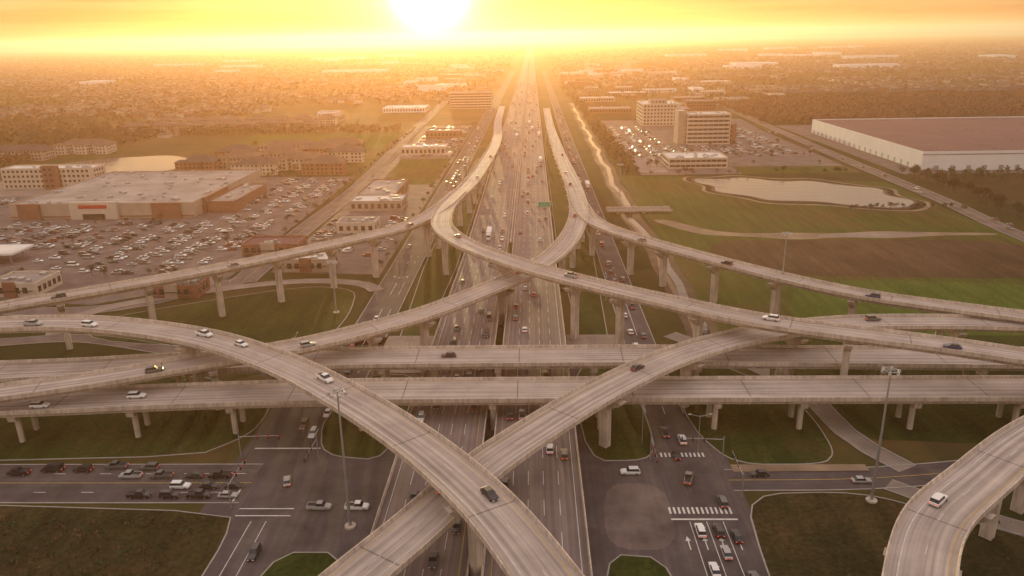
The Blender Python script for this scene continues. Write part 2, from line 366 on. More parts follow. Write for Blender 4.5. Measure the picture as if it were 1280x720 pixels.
area('field',[(68,245),(258,250),(253,400),(258,560),(68,600)],.012,'field')
area('field',[(95,272),(150,250),(255,246),(255,312),(120,330)],.016,'greenfield',2)
area('field',[(80,335),(253,322),(254,392),(140,396),(95,398)],.014,'brownfield',2)
area('field',[(290,240),(900,240),(900,590),(290,590)],.011,'rough')
area('dirt_patch',[(70,446),(84,420),(95,408),(118,404),(140,396),(165,401),(190,397),(222,403),(250,402),(250,407),(215,410),(190,414),(168,409),(140,412),(118,411),(100,418),(80,447)],.018,'soil',2)
area('dirt_patch',[(150,404),(175,400),(215,403),(205,409),(170,410)],.022,'pale',2)
PD=[(124,584),(121,566),(133,550),(127,530),(148,514),(156,498),(186,495),(204,479),(232,470),(249,492),(236,512),(246,534),(222,548),(206,568),(184,564),(162,585),(140,577)]
area('dirt_patch',PD,.016,'soil',2,9)
area('field',PD,.02,'rough',2,6.5);area('pond_bank',PD,.024,'mud',2,2.5);area('pond',PD,.03,'water',2)
# drainage creek, slightly meandering
def creekx(y):
    K=[(215,60.5),(271,61.5),(321,65),(373,64),(444,60),(577,60.5),(752,62),(1300,66)]
    for (a,xa),(b,xb) in zip(K[:-1],K[1:]):
        if a<=y<=b: return xa+(xb-xa)*(y-a)/(b-a)+1.5*math.sin(y/19)+.9*math.sin(y/8.3)
    return K[-1][1]
CY=[215+7*i for i in range(155)]
strip('creek_bank',[(creekx(y)*.6+62*.4,y) for y in CY],12,'mud',.025,0,False,7)
strip('creek_bank',[(creekx(y)-2.6+.8*math.sin(y/11),y) for y in CY],2.2,'soil',.03,0,False,7)
strip('creek',[(creekx(y)+.5,y) for y in CY],3.6,'water',.035,0,False,7)
mb=MB();mb.box(46,86,462,472,1.2,1.8,'conc','pale');mb.box(46,86,461.6,462,1.8,2.6,'conc');mb.box(46,86,472,472.4,1.8,2.6,'conc');mb.box(52,54,463,471,-.5,1.2,'conc');mb.box(68,70,463,471,-.5,1.2,'conc')
mb.obj('creek_bridge')
PL=[(-415,622),(-440,660),(-434,708),(-395,735),(-356,747),(-320,712),(-310,661),(-345,618)]
area('pond_bank',PL,.035,'mud',2,3);area('pond',PL,.04,'water',2)
area('parking_lot',[(-440,318),(-300,318),(-188,300),(-143,330),(-143,610),(-300,615),(-440,600)],.03,'lot')
area('parking_lot',[(-126,345),(-72,340),(-72,980),(-135,980),(-124,590)],.032,'lot')
area('parking_lot',[(86,600),(256,600),(262,900),(270,1010),(90,1010)],.034,'lot')
area('parking_lot',[(285,590),(560,590),(560,930),(290,930)],.036,'lot')
area('field',[(165,600),(255,600),(256,632),(165,636)],.05,'field')
area('field',[(-118,570),(-75,570),(-75,700),(-120,700)],.05,'field')
area('field',[(-310,770),(-150,770),(-155,900),(-330,900)],.05,'greenfield')
area('parking_lot',[(-460,540),(-325,545),(-320,610),(-460,608)],.05,'pale')
mb=MB()
def bars(x0,x1,y0,y1,n):
    for i in range(n):
        w=(x1-x0)/n;mb.box(x0+i*w,x0+i*w+w*.45,y0,y1,.03,.086,'white')
bars(31,46,151,153.5,14);bars(33,45,176,178,11)
mb.box(31,46,148.6,149.1,.03,.09,'white');mb.box(-76,-58,180.5,181,.03,.09,'white');mb.box(-73,-72.5,156,163.5,.03,.09,'white')
for a in (150,152.8): mb.box(-70,-57,a,a+.3,.03,.09,'white')
for yy in (159.8,168.2):
    for x in range(-400,-90,12): mb.box(x,x+3,yy-.08,yy+.08,.03,.09,'white')
mb.box(-90,-74,159.72,159.88,.03,.09,'white');mb.box(-90,-74,168.12,168.28,.03,.09,'white')
for x in (35,38.8,42.5): mb.box(x-.08,x+.08,100,148,.03,.09,'white')
for x in (-65.5,-62): mb.box(x-.08,x+.08,90,148,.03,.09,'white')
for x in (33.3,37,40.6,44.3):
    mb.box(x-.12,x+.12,138,141,.03,.09,'white');mb.face([(x-.6,141,.09),(x+.6,141,.09),(x,142.6,.09)],'white')
mb.obj('road_marking')
# ------------------------------------------------------------------ vehicles
def carmesh(name,Ln,W,belt,top,cab,taper=(.5,.75),bed=None,paint='paint',low=.28,tl='tail'):
    mb=MB();h=W/2;l=Ln/2
    st=[(-l,.86,belt*.86,.45),(-l+.25,.97,belt*.98,low),(-l*.45,1,belt,low),(l*.35,1,belt,low),(l-.9,.98,belt*.9,low),(l-.2,.93,belt*.8,low),(l,.8,belt*.66,.42)]
    R=[]
    for y,wf,zt,zb in st:
        w=h*wf;R.append([(-w*.92,y,zb),(-w,y,(zb+zt)*.52),(-w*.9,y,zt),(w*.9,y,zt),(w,y,(zb+zt)*.52),(w*.92,y,zb)])
    for a,b in zip(R[:-1],R[1:]):
        for j in range(6):
            k=(j+1)%6;mb.face([a[j],a[k],b[k],b[j]],paint if j<5 else 'dark')
    mb.face(R[0],paint);mb.face(R[-1][::-1],paint)
    y0,y1=cab;w0=h*.88;w1=h*.72;zb=belt*.93
    A=[(-w0,y0,zb),(w0,y0,zb),(w0,y1,zb*.97),(-w0,y1,zb*.97)];B=[(-w1,y0+taper[0],top),(w1,y0+taper[0],top),(w1,y1-taper[1],top),(-w1,y1-taper[1],top)]
    Cm=[tuple(a[i]*.12+b[i]*.88 for i in range(3)) for a,b in zip(A,B)]
    for i in range(4):
        k=(i+1)%4;mb.face([A[i],A[k],Cm[k],Cm[i]],'glass');mb.face([Cm[i],Cm[k],B[k],B[i]],paint)
    mb.face(B,paint)
    for s in (-1,1):
        for yy in (-l*.62,l*.62):
            mb.tube((s*(h-.24),yy,.33),(s*(h+.02),yy,.33),.33,.33,'dark',10);mb.tube((s*(h+.02),yy,.33),(s*(h+.03),yy,.33),.18,.18,'steel',8)
        mb.box(s*h*.66-.17,s*h*.66+.17,-l-.02,-l+.06,belt*.64,belt*.8,tl)
        mb.box(s*h*.56-.2,s*h*.56+.2,l-.06,l+.02,belt*.45,belt*.6,'head')
        mb.box(s*(h+.08)-.08,s*(h+.08)+.08,y1-.75,y1-.6,zb,zb+.14,paint)
    if bed:
        mb.box(-h*.75,h*.75,-l+.2,bed,belt-.3,belt+.01,'dark')
        for s in (-1,1): mb.box(s*h*.84-.07,s*h*.84+.07,-l+.1,bed,belt*.9,belt+.12,paint)
    return mb.mesh(name)
VM={}
for sfx,tl in (('','tail'),('P','red')):
    VM['car'+sfx]=carmesh('car',4.7,1.85,.92,1.45,(-1.95,1.05),(.7,.85),tl=tl)
    VM['suv'+sfx]=carmesh('suv',4.9,1.98,1.1,1.78,(-2.3,1.05),(.3,.75),tl=tl)
    VM['pickup_truck'+sfx]=carmesh('pickup_truck',5.7,2.0,1.15,1.88,(-.6,1.5),(.25,.6),bed=-.65,tl=tl)
    VM['van'+sfx]=carmesh('van',5.6,2.05,1.2,2.2,(-2.7,1.9),(.15,.9),tl=tl)
def semimesh():
    mb=MB()
    mb.box(-1.28,1.28,-9,4.2,1.25,4.05,'whitewall');mb.box(-.5,.5,-9,6.5,.8,1.2,'dark')
    mb.box(-1.2,1.2,4.9,7.2,.9,3.0,'paint');mb.frust(0,6.0,3.0,3.8,1.2,1.1,1.05,.7,'paint');mb.box(-1.05,1.05,7.2,8.9,.7,1.9,'paint');mb.box(-1.1,1.1,7.21,7.26,1.95,2.8,'glass')
    for s in (-1,1):
        for y in (-8,-6.8,4.6,5.8,8.1): mb.tube((s*.85,y,.5),(s*1.25,y,.5),.5,.5,'dark',10)
        mb.box(s*1.0-.15,s*1.0+.15,-9.05,-9,.95,1.15,'tail')
    return mb.mesh('semi_truck')
VM['semi_truck']=semimesh()
def pick():
    r=random.random();return 'car' if r<.48 else 'suv' if r<.8 else 'pickup_truck' if r<.95 else 'van'
def veh(x,y,z,rz,kind=None,parked=False):
    k=kind or pick();nm=('parked_'+k) if parked else k
    return place(VM[k+('P' if parked else '')],nm,(x,y,z),rz)
def onpath(F,x,y,off,back=False,kind=None):
    q=min(F,key=lambda f:(f[0].x-x)**2+(f[0].y-y)**2);p,t,n,l=q;c=p+n*off;rz=math.atan2(-t.x,t.y)+(math.pi if back else 0)
    veh(c.x,c.y,c.z+.02,rz,kind)
for x,y in [(-158,221),(-136,219),(-99,208),(-84,200),(-55,176),(-9,125),(-215,225)]: onpath(FA,x,y,random.choice((-1.8,1.8)))
for x,y in [(-17,137),(110,232),(30,193)]: onpath(FB,x,y,-1.8)
for x,y in [(12,262),(72,216),(115,198),(-36,322),(-39,500),(-37,620)]: onpath(FC,x,y,random.choice((-1.8,1.8)),True)
for x,y in [(-70,216),(-2,286),(22,380),(25,470),(24,520),(23,640),(-110,198)]: onpath(FD,x,y,random.choice((-1.8,1.8)))
for x,y in [(-120,290),(-60,353),(-170,252)]: onpath(FE,x,y,1.5,True)
for x,y in [(120,254),(50,330),(78,293)]: onpath(FF,x,y,1.5,True)
onpath(FG,79,127,1.8,True,'suv')
for x,y in [(-139,188),(-111,191)]: onpath(FN,x,y,random.choice((-3.6,0,3.6)))
for x,y in [(-28,218)]: onpath(FR,x,y,0,True)
def lane_cars(x,y0,y1,gap,back,zf):
    y=y0+random.uniform(0,gap)
    while y<y1:
        k='semi_truck' if random.random()<.025 else None
        veh(x+random.uniform(-.3,.3),y,zf(y)+.02,math.pi if back else 0,k)
        y+=max(14,random.expovariate(1/gap))
for o in (-7.2,-3.6,0,3.6,7.2):
    lane_cars(-24.2+o,110,330,80,True,zmain);lane_cars(-24.2+o,330,1900,82,True,zmain)
    lane_cars(.2+o,110,330,75,False,zmain);lane_cars(.2+o,330,1900,70,False,zmain)
for x in (-65.5,-61.8,-58.2): lane_cars(x,200,1200,48,True,lambda y:.09)
for x in (36,40): lane_cars(x,190,1200,55,False,lambda y:.09)
lane_cars(262.5,300,1100,90,True,lambda y:.08);lane_cars(267.5,400,1100,90,False,lambda y:.08)
E=-math.pi/2
for x,y in [(-133,168),(-125,169.5),(-117,169.5)]: veh(x,y,.07,-E,'van' if x==-125 else None)
for lane,y in enumerate((157.8,161.8)):
    x=-74.5
    while x>-104+lane*8: veh(x,y,.07,E);x-=random.uniform(6.3,8.5)
for x in (-80,-86.5,-95,-103): veh(x,166.5,.07,-E)
for x,y in ((-109,171),(-100,170.3),(-146,162),(-160,158)): veh(x,y,.07,E if y<164 else -E)
for x,y,r in [(-51,153,E),(-60.5,136,math.pi),(-42,153,E),(-62,164,.3),(-66,123,math.pi),(-62,188,math.pi),(-66,193,math.pi),(-61,200,math.pi)]: veh(x,y,.04,r)
for x,y,r in [(24,168,-E),(38,165,-.3),(37,176,0),(36.5,144,0),(40.5,144,0),(44,142,0),(40.4,136.5,0),(36.7,131,0),(44,128,0),(44,155,0),(56,167,-E),(80,164,E),(36,188,0),(40,184,0),(37,116,0),(33,124,0),(41,108,0)]: veh(x,y,.05,r)
blk=[(-335,-210,458,595),(-152,-118,371,395),(-242,-216,308,334),(-168,-143,305,326),(-296,-258,360,388),(-355,-335,440,520)]
mbp=MB()
def park(x0,x1,y0,y1,dens,step=17.5):
    x=x0
    while x<x1:
        y=y0
        while y<y1:
            dd=dens*(1.25 if y>y0+(y1-y0)*.4 else .7)
            if not any(a-3<x<b+3 and c-3<y<d+3 for a,b,c,d in blk):
                for s in (-1,1):
                    if random.random()<dd: veh(x+s*2.7,y+random.uniform(-.2,.2),.06,random.choice((E,-E))+random.uniform(-.03,.03),None,True)
                    mbp.box(x+(0 if s>0 else -5.2),x+(5.2 if s>0 else 0),y+1.34,y+1.40,.045,.06,'white')
            y+=2.75
        x+=step
park(-425,-150,345,450,.38);park(-190,-150,455,600,.36);park(-425,-345,455,530,.3)
park(-118,-80,372,460,.35,18);park(-118,-80,705,960,.3,18)
park(96,250,690,760,.5);park(205,255,765,900,.5);park(92,130,765,930,.45)
mbp.obj('parking_stall_marking')
# ------------------------------------------------------------------ buildings
def block(mb,x0,x1,y0,y1,h,st,wall,roof,z0=0,win=True,par=.9,step=4.2,ww=2.2,units=4,band=False):
    mb.box(x0,x1,y0,y1,z0,z0+h,wall,roof)
    t=.4
    for a in ((x0-.05,x1+.05,y0-.05,y0+t),(x0-.05,x1+.05,y1-t,y1+.05),(x0-.05,x0+t,y0+t,y1-t),(x1-t,x1+.05,y0+t,y1-t)):
        mb.box(*a,z0+h-.2,z0+h+par,wall)
    if win and st:
        fh=h/st
        for k in range(st):
            zz=z0+fh*k+fh*.32;zt=z0+fh*k+fh*.8
            if band:
                mb.box(x0+1,x1-1,y0-.06,y0-.01,zz,zt,'glass');mb.box(x0-.06,x0-.01,y0+1,y1-1,zz,zt,'glass');mb.box(x1+.01,x1+.06,y0+1,y1-1,zz,zt,'glass')
                x=x0+1+step
                while x<x1-1: mb.box(x-.15,x+.15,y0-.12,y0-.02,zz,zt,wall);x+=step
                continue
            x=x0+1.5
            while x+ww<x1-.8:
                mb.box(x,x+ww,y0-.06,y0-.01,zz,zt,'glass');mb.box(x-.1,x+ww+.1,y0-.16,y0-.01,zz-.15,zz,'conc');x+=step
            y=y0+1.5
            while y+ww<y1-.8:
                mb.box(x0-.06,x0-.01,y,y+ww,zz,zt,'glass');mb.box(x1+.01,x1+.06,y,y+ww,zz,zt,'glass');y+=step
    for i in range(units):
        ux=random.uniform(x0+2,x1-4);uy=random.uniform(y0+2,y1-4);s=random.uniform(1.2,2.6);mb.box(ux,ux+s*1.2,uy,uy+s,z0+h,z0+h+1.3,'steel')
def hip(mb,x0,x1,y0,y1,z,rh,mat,ov=.5):
    x0-=ov;x1+=ov;y0-=ov;y1+=ov
    if x1-x0>y1-y0:
        d=(y1-y0)/2;a=(x0+d,(y0+y1)/2,z+rh);b=(x1-d,(y0+y1)/2,z+rh)
        mb.face([(x0,y0,z),(x1,y0,z),b,a],mat);mb.face([(x1,y1,z),(x0,y1,z),a,b],mat);mb.face([(x0,y1,z),(x0,y0,z),a],mat);mb.face([(x1,y0,z),(x1,y1,z),b],mat)
    else:
        d=(x1-x0)/2;a=((x0+x1)/2,y0+d,z+rh);b=((x0+x1)/2,y1-d,z+rh)
        mb.face([(x0,y0,z),(x1,y0,z),a],mat);mb.face([(x1,y1,z),(x0,y1,z),b],mat);mb.face([(x0,y1,z),(x0,y0,z),a,b],mat);mb.face([(x1,y0,z),(x1,y1,z),b,a],mat)
mb=MB();block(mb,-332,-214,466,590,9,0,'stucco','roofg',units=55);mb.box(-292,-262,463.5,466,0,11,'cream');mb.box(-286,-268,463.2,463.5,7,9.2,'red');mb.box(-284,-270,463.1,463.5,.1,3.5,'glass')
for i in range(7): mb.box(-331,-215,482+i*15,482.25+i*15,9.0,9.12,'roofw')
mb.box(-240,-222,464,466,0,10,'brick');mb.box(-326,-312,464,466,0,10,'brick');mb.box(-213.8,-212,480,520,0,10,'brick');mb.box(-332,-214,465.7,466,1,1.8,'brick');mb.obj('retail_store')
mb=MB();block(mb,-210,-192,478,540,7,0,'brick','roofg',units=10);mb.obj('shop_building')
def pad(x0,x1,y0,y1,h,wall,roof,name='restaurant_building'):
    mb=MB();block(mb,x0,x1,y0,y1,h,1,wall,roof,units=5,step=3.6);mb.box(x0+(x1-x0)*.35,x0+(x1-x0)*.6,y0-.8,y0,0,h+1.6,'brick' if wall!='brick' else 'stucco');mb.box(x0+1,x1-1,y0-1.4,y0-.82,h*.55,h*.6,'dark')
    mb.obj(name)
pad(-150,-121,374,392,5.5,'brick','roofr');pad(-119,-97,345,361,5.5,'stucco','roofw');pad(-240,-218,311,330,5.5,'cream','roofg');pad(-167,-145,308,321,5,'brick','roofd')
mb=MB();mb.box(-294,-262,362,380,5,6,'whitewall','roofw')
for x in (-290,-278,-266):
    for y in (366,376): mb.box(x-.3,x+.3,y-.3,y+.3,0,5,'steel')
mb.obj('fuel_canopy')
mb=MB();block(mb,-118,-84,478,500,6,1,'stucco','roofw',units=10);block(mb,-118,-92,500.1,558,6,1,'brick','roofg',units=10);mb.obj('strip_mall')
mb=MB();block(mb,-125,-82,722,745,7,1,'cream','roofw',units=10);mb.obj('strip_mall')
mb=MB();block(mb,-118,-80,850,880,7,1,'brick','roofg',units=10);mb.obj('strip_mall')
mb=MB();block(mb,-112,-90,420,436,5.5,1,'cream','roofg',units=6);mb.obj('restaurant_building')
mb=MB();block(mb,-408,-336,572,590,15,4,'cream','roofw',units=12,step=3.6,ww=1.8);block(mb,-374,-362,568.5,571.9,17,4,'brick','roofg',units=0);mb.obj('hotel_building')
def apt(cx,cy,w,d,wing=True,st=3,wall='stucco',roof='roofb'):
    mb=MB();h=st*3.1
    def part(x0,x1,y0,y1):
        mb.box(x0,x1,y0,y1,0,h,wall)
        for k in range(st):
            x=x0+1.2
            while x+1.6<x1: mb.box(x,x+1.6,y0-.06,y0-.01,k*3.1+1,k*3.1+2.5,'glass');x+=3.4
            y=y0+1.2
            while y+1.6<y1: mb.box(x1+.01,x1+.06,y,y+1.6,k*3.1+1,k*3.1+2.5,'glass');mb.box(x0-.06,x0-.01,y,y+1.6,k*3.1+1,k*3.1+2.5,'glass');y+=3.4
        hip(mb,x0,x1,y0,y1,h,min(x1-x0,y1-y0)*.28,roof,.8)
    part(cx-w/2,cx+w/2,cy-d/2,cy+d/2)
    if wing:
        for s in (-.42,0,.42): part(cx+s*w-6,cx+s*w+6,cy-d/2-7,cy-d/2-.05)
    mb.obj('apartment_building')
for cx,cy,w,d in [(-500,735,60,16),(-455,775,50,16),(-285,650,26,16),(-258,672,30,18),(-230,695,34,18),(-276,715,30,16),(-238,745,50,16),(-190,755,44,16),(-200,725,34,16),(-200,660,36,16),(-230,635,30,16),(-170,700,28,18),(-172,635,28,18)]:
    apt(cx,cy,w,d,True,3,random.choice(['stucco','brick','cream']),random.choice(['roofb','roofd']))
for i in range(9): apt(-490+i*27,955+random.uniform(-10,10),22,14,True,3,'stucco','roofb')
for i in range(8): apt(-480+i*30,1010+random.uniform(-10,10),24,14,True,3,'cream','roofb')
for i in range(14): apt(440+i*42,1330+random.uniform(-25,25),32,14,True,3,'brick','roofd')
mb=MB();block(mb,-128,-62,1215,1240,24,6,'cream','roofg',units=6,band=True,step=6);mb.obj('office_building')
mb=MB();block(mb,134,178,942,1000,25,6,'cream','roofw',units=12,step=4);block(mb,178.2,196,960,1010,17,4,'brick','roofg',units=4);block(mb,145,165,955,975,4,1,'stucco','roofg',25,units=0);mb.obj('hospital_building')
mb=MB();block(mb,154,197,772,800,29,7,'cream','roofw',units=8,band=True,step=5);block(mb,146,153.8,776,798,32,0,'stucco','roofw',units=0);block(mb,197.2,205,780,796,18,4,'brick','roofw',units=2);mb.obj('office_building')
mb=MB();block(mb,112,160,628,662,8,2,'cream','roofw',units=14,band=True);mb.obj('clinic_building')
mb=MB();block(mb,205,245,1040,1070,20,5,'brick','roofg',units=6);mb.obj('office_building')
area('pavement',[(88,612),(110,612),(110,700),(88,700)],.06,'pale')
mb=MB();x0,x1,y0,y1=305,530,604,850
block(mb,x0,x1,y0,y1,14,0,'whitewall','roofr',units=0,par=1.0)
for i in range(27):
    yy=y0+6+i*9.1
    for xx in (330,372,414,456,498): mb.box(xx,xx+2,yy,yy+1.2,14.01,14.4,'roofg')
for i in range(20): mb.box(x0-.08,x0-.01,y0+8+i*12,y0+11.5+i*12,0,4,'steel')
for i in range(17): mb.box(x0+10+i*12.5,x0+13.5+i*12.5,y0-.08,y0-.01,0,4,'steel')
mb.box(x0-.12,x1+.1,y0-.12,y0-.06,12.2,13,'roofg');mb.obj('warehouse')
for i in range(90):
    s=random.choice((-1,1));y=random.uniform(980,3200) if s<0 else random.uniform(1080,3200)
    x=random.uniform(-330,-80) if s<0 else random.uniform(60,400)
    w=random.uniform(20,70);d=random.uniform(18,50);h=random.uniform(5,11)
    if s<0 and (x+w>-76 or -160<x+w/2<-130): continue
    if y<1260 and -150<x<-50: continue
    mb=MB();block(mb,x,x+w,y,y+d,h,1 if y<1600 else 0,random.choice(['cream','stucco','brick','whitewall']),random.choice(['roofw','roofg','roofw']),units=5);mb.obj('commercial_building')
for i in range(30):
    s=random.choice((-1,1));x=s*random.uniform(500,2400);y=random.uniform(1900,5500);w=random.uniform(60,220);d=random.uniform(50,120)
    mb=MB();block(mb,x,x+w,y,y+d,11,0,'whitewall','roofw',units=0);mb.obj('commercial_building')
mb=MB()
def okh(x,y):
    if -420<x<420 and y<1350: return False
    if abs(x+10)<90: return False
    if x<0 and y<860 : return False
    if x>0 and y<1420 : return False
    if abs(x)<400 and random.random()<.5: return False
    return True
yy=880
while yy<6500:
    xx=-.85*yy-200
    while xx<.85*yy+200:
        ps=230
        if random.random()<.76:
            ang=random.choice((0,.3,-.4,.8,1.57,1.2));c,s=math.cos(ang),math.sin(ang)
            for r in range(4):
                for k in range(11):
                    for side in (-1,1):
                        if random.random()<.1: continue
                        lx=-100+k*18.5+random.uniform(-1,1);ly=-84+r*56+side*13+random.uniform(-2,2)
                        x=xx+115+lx*c-ly*s;y=yy+115+lx*s+ly*c
                        if yy>3500 and random.random()<.4: continue
                        if not okh(x,y): continue
                        wl=random.choice(('stucco','brick','cream'));rf=random.choice(('roofb','roofd','roofb'))
                        w=random.uniform(6,7.5);d=random.uniform(5.5,7.5);h=random.choice((3.2,3.2,6))
                        mb.box(x-w,x+w,y-d,y+d,0,h,wl);hip(mb,x-w,x+w,y-d,y+d,h,2.8,rf)
        xx+=ps+20
    yy+=ps+25
mb.obj('suburban_houses')
# ------------------------------------------------------------------ trees
def clump(mb,c,r,n,mat,size):
    for _ in range(n):
        d=Vector((random.gauss(0,1),random.gauss(0,1),random.gauss(0,1)));d.normalize();p=Vector(c)+d*r*random.uniform(.35,1.05)
        u=Vector((random.gauss(0,1),random.gauss(0,1),random.gauss(0,1))).normalized();v=u.orthogonal().normalized();s=size*random.uniform(.6,1.3)
        mb.face([p-u*s,p+v*s*.8,p+u*s,p-v*s*.7],mat)
def treemesh(h,seed,leaf,dens=1.0):
    random.seed(seed);mb=MB();top=Vector((random.uniform(-.4,.4),random.uniform(-.4,.4),h*.6))
    mb.tube((0,0,-.3),top,h*.03,h*.014,'bark',7)
    for i in range(7):
        a=i*2.4+random.random();z=h*random.uniform(.28,.55);r=h*random.uniform(.2,.34)
        b=top*(z/(h*.6));e=Vector((math.cos(a)*r,math.sin(a)*r,z+h*random.uniform(.15,.35)))
        mb.tube(b,e,h*.012,h*.004,'bark',5);clump(mb,e,h*.15,int(34*dens),leaf,h*.032)
    for i in range(7):
        a=random.random()*6.28;r=h*random.uniform(0,.2);clump(mb,(math.cos(a)*r,math.sin(a)*r,h*random.uniform(.6,.88)),h*.15,int(34*dens),leaf,h*.032)
    return mb.mesh('tree')
TM=[treemesh(8,1,'leafg'),treemesh(9,2,'leafd'),treemesh(7,3,'leafb',.6),treemesh(7,4,'leafg'),treemesh(10,5,'leafd')]
random.seed(99)
def tree(x,y,s=1,k=None): place(TM[k if k is not None else random.randrange(5)],'tree',(x,y,0),random.random()*6.28,s*random.uniform(.8,1.2))
for i in range(48): tree(284+random.uniform(-4,4),320+i*5.6,1.05,random.choice((0,1,4)))
for i in range(16): tree(195+i*4.2,464+i*.2+random.uniform(-2,2),.5,random.choice((0,1,4)))
for i in range(60): tree(random.uniform(-420,-150),random.choice((340,400,452))+random.uniform(-4,4),.55)
for i in range(30): tree(-141+random.uniform(-1,1),340+i*20,.6)
for i in range(30): tree(-73+random.uniform(-1,1),345+i*22,.6)
for x,y in [(-120,126),(-118,130),(-90,120),(-126,140),(-150,118)]: tree(x,y,.55,2)
for i in range(50): tree(random.uniform(90,255),random.choice((596,640,690,760))+random.uniform(-3,3),.65)
for i in range(50): tree(random.uniform(-300,-160),random.uniform(612,780),.8)
for i in range(24): tree(-420+i*11,602+random.uniform(-3,3),.7)
def mass(name,n,fn,mat,hs=(6,10),q=13):
    mb=MB();k=0
    while k<n:
        p=fn()
        if p is None: continue
        x,y=p;h=random.uniform(*hs);k+=1
        r=h*.42
        for _ in range(q):
            d=Vector((random.gauss(0,1),random.gauss(0,1),random.gauss(0,.8)));d.normalize();c=Vector((x,y,h*.58))+Vector((d.x*r,d.y*r,d.z*h*.4))*random.uniform(.4,1)
            u=Vector((random.gauss(0,1),random.gauss(0,1),random.gauss(0,1))).normalized();v=u.orthogonal().normalized();s=h*.2*random.uniform(.7,1.3)
            mb.face([c-u*s,c+v*s*.8,c+u*s,c-v*s*.7],mat)
        mb.face([(x-.3,y,0),(x+.3,y,0),(x+.15,y,h*.5),(x-.15,y,h*.5)],'bark')
    mb.obj(name)
def rect(x0,x1,y0,y1): return lambda:(random.uniform(x0,x1),random.uniform(y0,y1))
mass('tree_belt',1100,rect(280,640,940,1230),'leafb',(9,14))
mass('tree_belt',500,rect(295,560,1230,1330),'leafd',(8,12))
mass('tree_belt',900,rect(545,1000,720,1300),'leafb',(8,13))
mass('tree_belt',400,rect(545,900,620,1000),'leafg',(8,13))
mass('tree_belt',350,rect(-660,-440,790,930),'leafd',(8,12))
mass('tree_belt',250,rect(-640,-470,560,720),'leafb',(6,10))
mass('tree_belt',260,rect(-420,-160,905,940),'leafd',(6,10))
mass('tree_belt',260,rect(70,86,600,1400),'leafd',(4,7))
mass('tree_belt',140,rect(300,560,560,590),'leafg',(4,7))
def far():
    y=900*math.exp(random.uniform(0,2.1));x=random.uniform(-.85,.85)*y+random.uniform(-150,150)
    if -85<x<62: return None
    if -420<x<420 and y<1300: return None
    return x,y
mass('distant_trees',9500,far,'leafd',(6,11),10)
mass('distant_trees',4500,far,'leafb',(6,11),10)
mb=MB()
for i in range(1700):
    x=random.uniform(-135,-76);y=random.uniform(100,149);h=random.uniform(.3,1.0)*random.choice((.5,1,1.3))
    clump(mb,(x,y,.2+h*.4),h*.7,7,random.choice(('leafb','leafd','leafg')),h*.3)
mb.obj('brush')
mb=MB()
for i in range(450):
    x=random.uniform(54,112);y=random.uniform(95,150)
    h=random.uniform(.2,.8);clump(mb,(x,y,.2+h*.3),h*.7,7,random.choice(('leafd','leafg')),h*.3)
mb.obj('brush')
# ------------------------------------------------------------------ street furniture
def highmast(x,y,h=34):
    mb=MB();mb.frust(0,0,0,.5,1.3,1.3,1.3,1.3,'conc',0,12);mb.tube((0,0,.5),(0,0,h),.38,.16,'steel',10)
    n=12;R=1.5
    for i in range(n):
        a=i*2*math.pi/n;b=(i+1)*2*math.pi/n
        mb.tube((R*math.cos(a),R*math.sin(a),h-.3),(R*math.cos(b),R*math.sin(b),h-.3),.09,.09,'steel',5)
        if i%2==0:
            mb.tube((0,0,h-.3),(R*math.cos(a),R*math.sin(a),h-.3),.06,.06,'steel',5)
            cx,cy=(R+.35)*math.cos(a),(R+.35)*math.sin(a);mb.frust(cx,cy,h-.75,h-.2,.4,.4,.22,.22,'steel',0,8);mb.frust(cx,cy,h-.8,h-.75,.34,.34,.34,.34,'head',0,8)
    mb.obj('high_mast_light',(x,y,0))
for x,y in [(-42,146),(79,156),(95,279),(-80,288),(60,520),(-48.5,560)]: highmast(x,y,34 if y<285 else 22)
mb=MB();mb.tube((0,0,0),(0,0,11),.14,.08,'steel',8)
for s in (-1,1): mb.tube((0,0,10.6),(s*2.4,0,11.3),.06,.05,'steel',5);mb.frust(s*2.7,0,11.2,11.4,.45,.18,.4,.14,'steel')
ml=mb.mesh('street_lamp')
for i in range(16): y=300+i*62;place(ml,'street_lamp',(-12,y,0.2 if y>400 else 0))
for x,y in [(43,178),(29,183),(-80,235),(-55,300),(30,300),(47,360)]: place(ml,'street_lamp',(x,y,.1),random.choice((0,1.57)))
def signal(x,y,rz,arm=11):
    mb=MB();mb.tube((0,0,0),(0,0,7),.16,.12,'steel',8);mb.tube((0,0,6.2),(arm,0,6.6),.11,.06,'steel',6)
    for d in (arm*.45,arm*.72,arm*.97): mb.box(d-.2,d+.2,-.25,.05,5.6,6.8,'dark');mb.tube((d,-.25,6.5),(d,-.3,6.5),.12,.12,'tail',8)
    mb.obj('traffic_signal',(x,y,.1),rz)
signal(48.5,174,math.pi);signal(30,174.5,math.pi*1.5);signal(-57,175,math.pi*1.5);signal(-78,176,0);signal(-72,153,math.pi/2);signal(49,157,math.pi/2)
mb=MB();mb.tube((12.2,457,0),(12.2,457,8.5),.28,.22,'steel',8)
for z in (7.2,8.2): mb.tube((12.2,457,z),(2,457,z),.12,.1,'steel',6)
mb.box(3.2,10.8,456.4,456.6,6.0,9.6,'white');mb.box(3.35,10.65,456.33,456.39,6.15,9.45,'green');mb.obj('highway_sign')
mb=MB();y=440;z=7;x=-28;w=6;mb.tube((-37,y,0),(-37,y,z+2),.28,.22,'steel',8);mb.tube((-37,y,z),(x,y,z),.12,.1,'steel',6);mb.tube((-37,y,z+1),(x,y,z+1),.12,.1,'steel',6);mb.box(x-w/2,x+w/2,y+.2,y+.4,z-1.5,z+2,'steel');mb.obj('highway_sign')
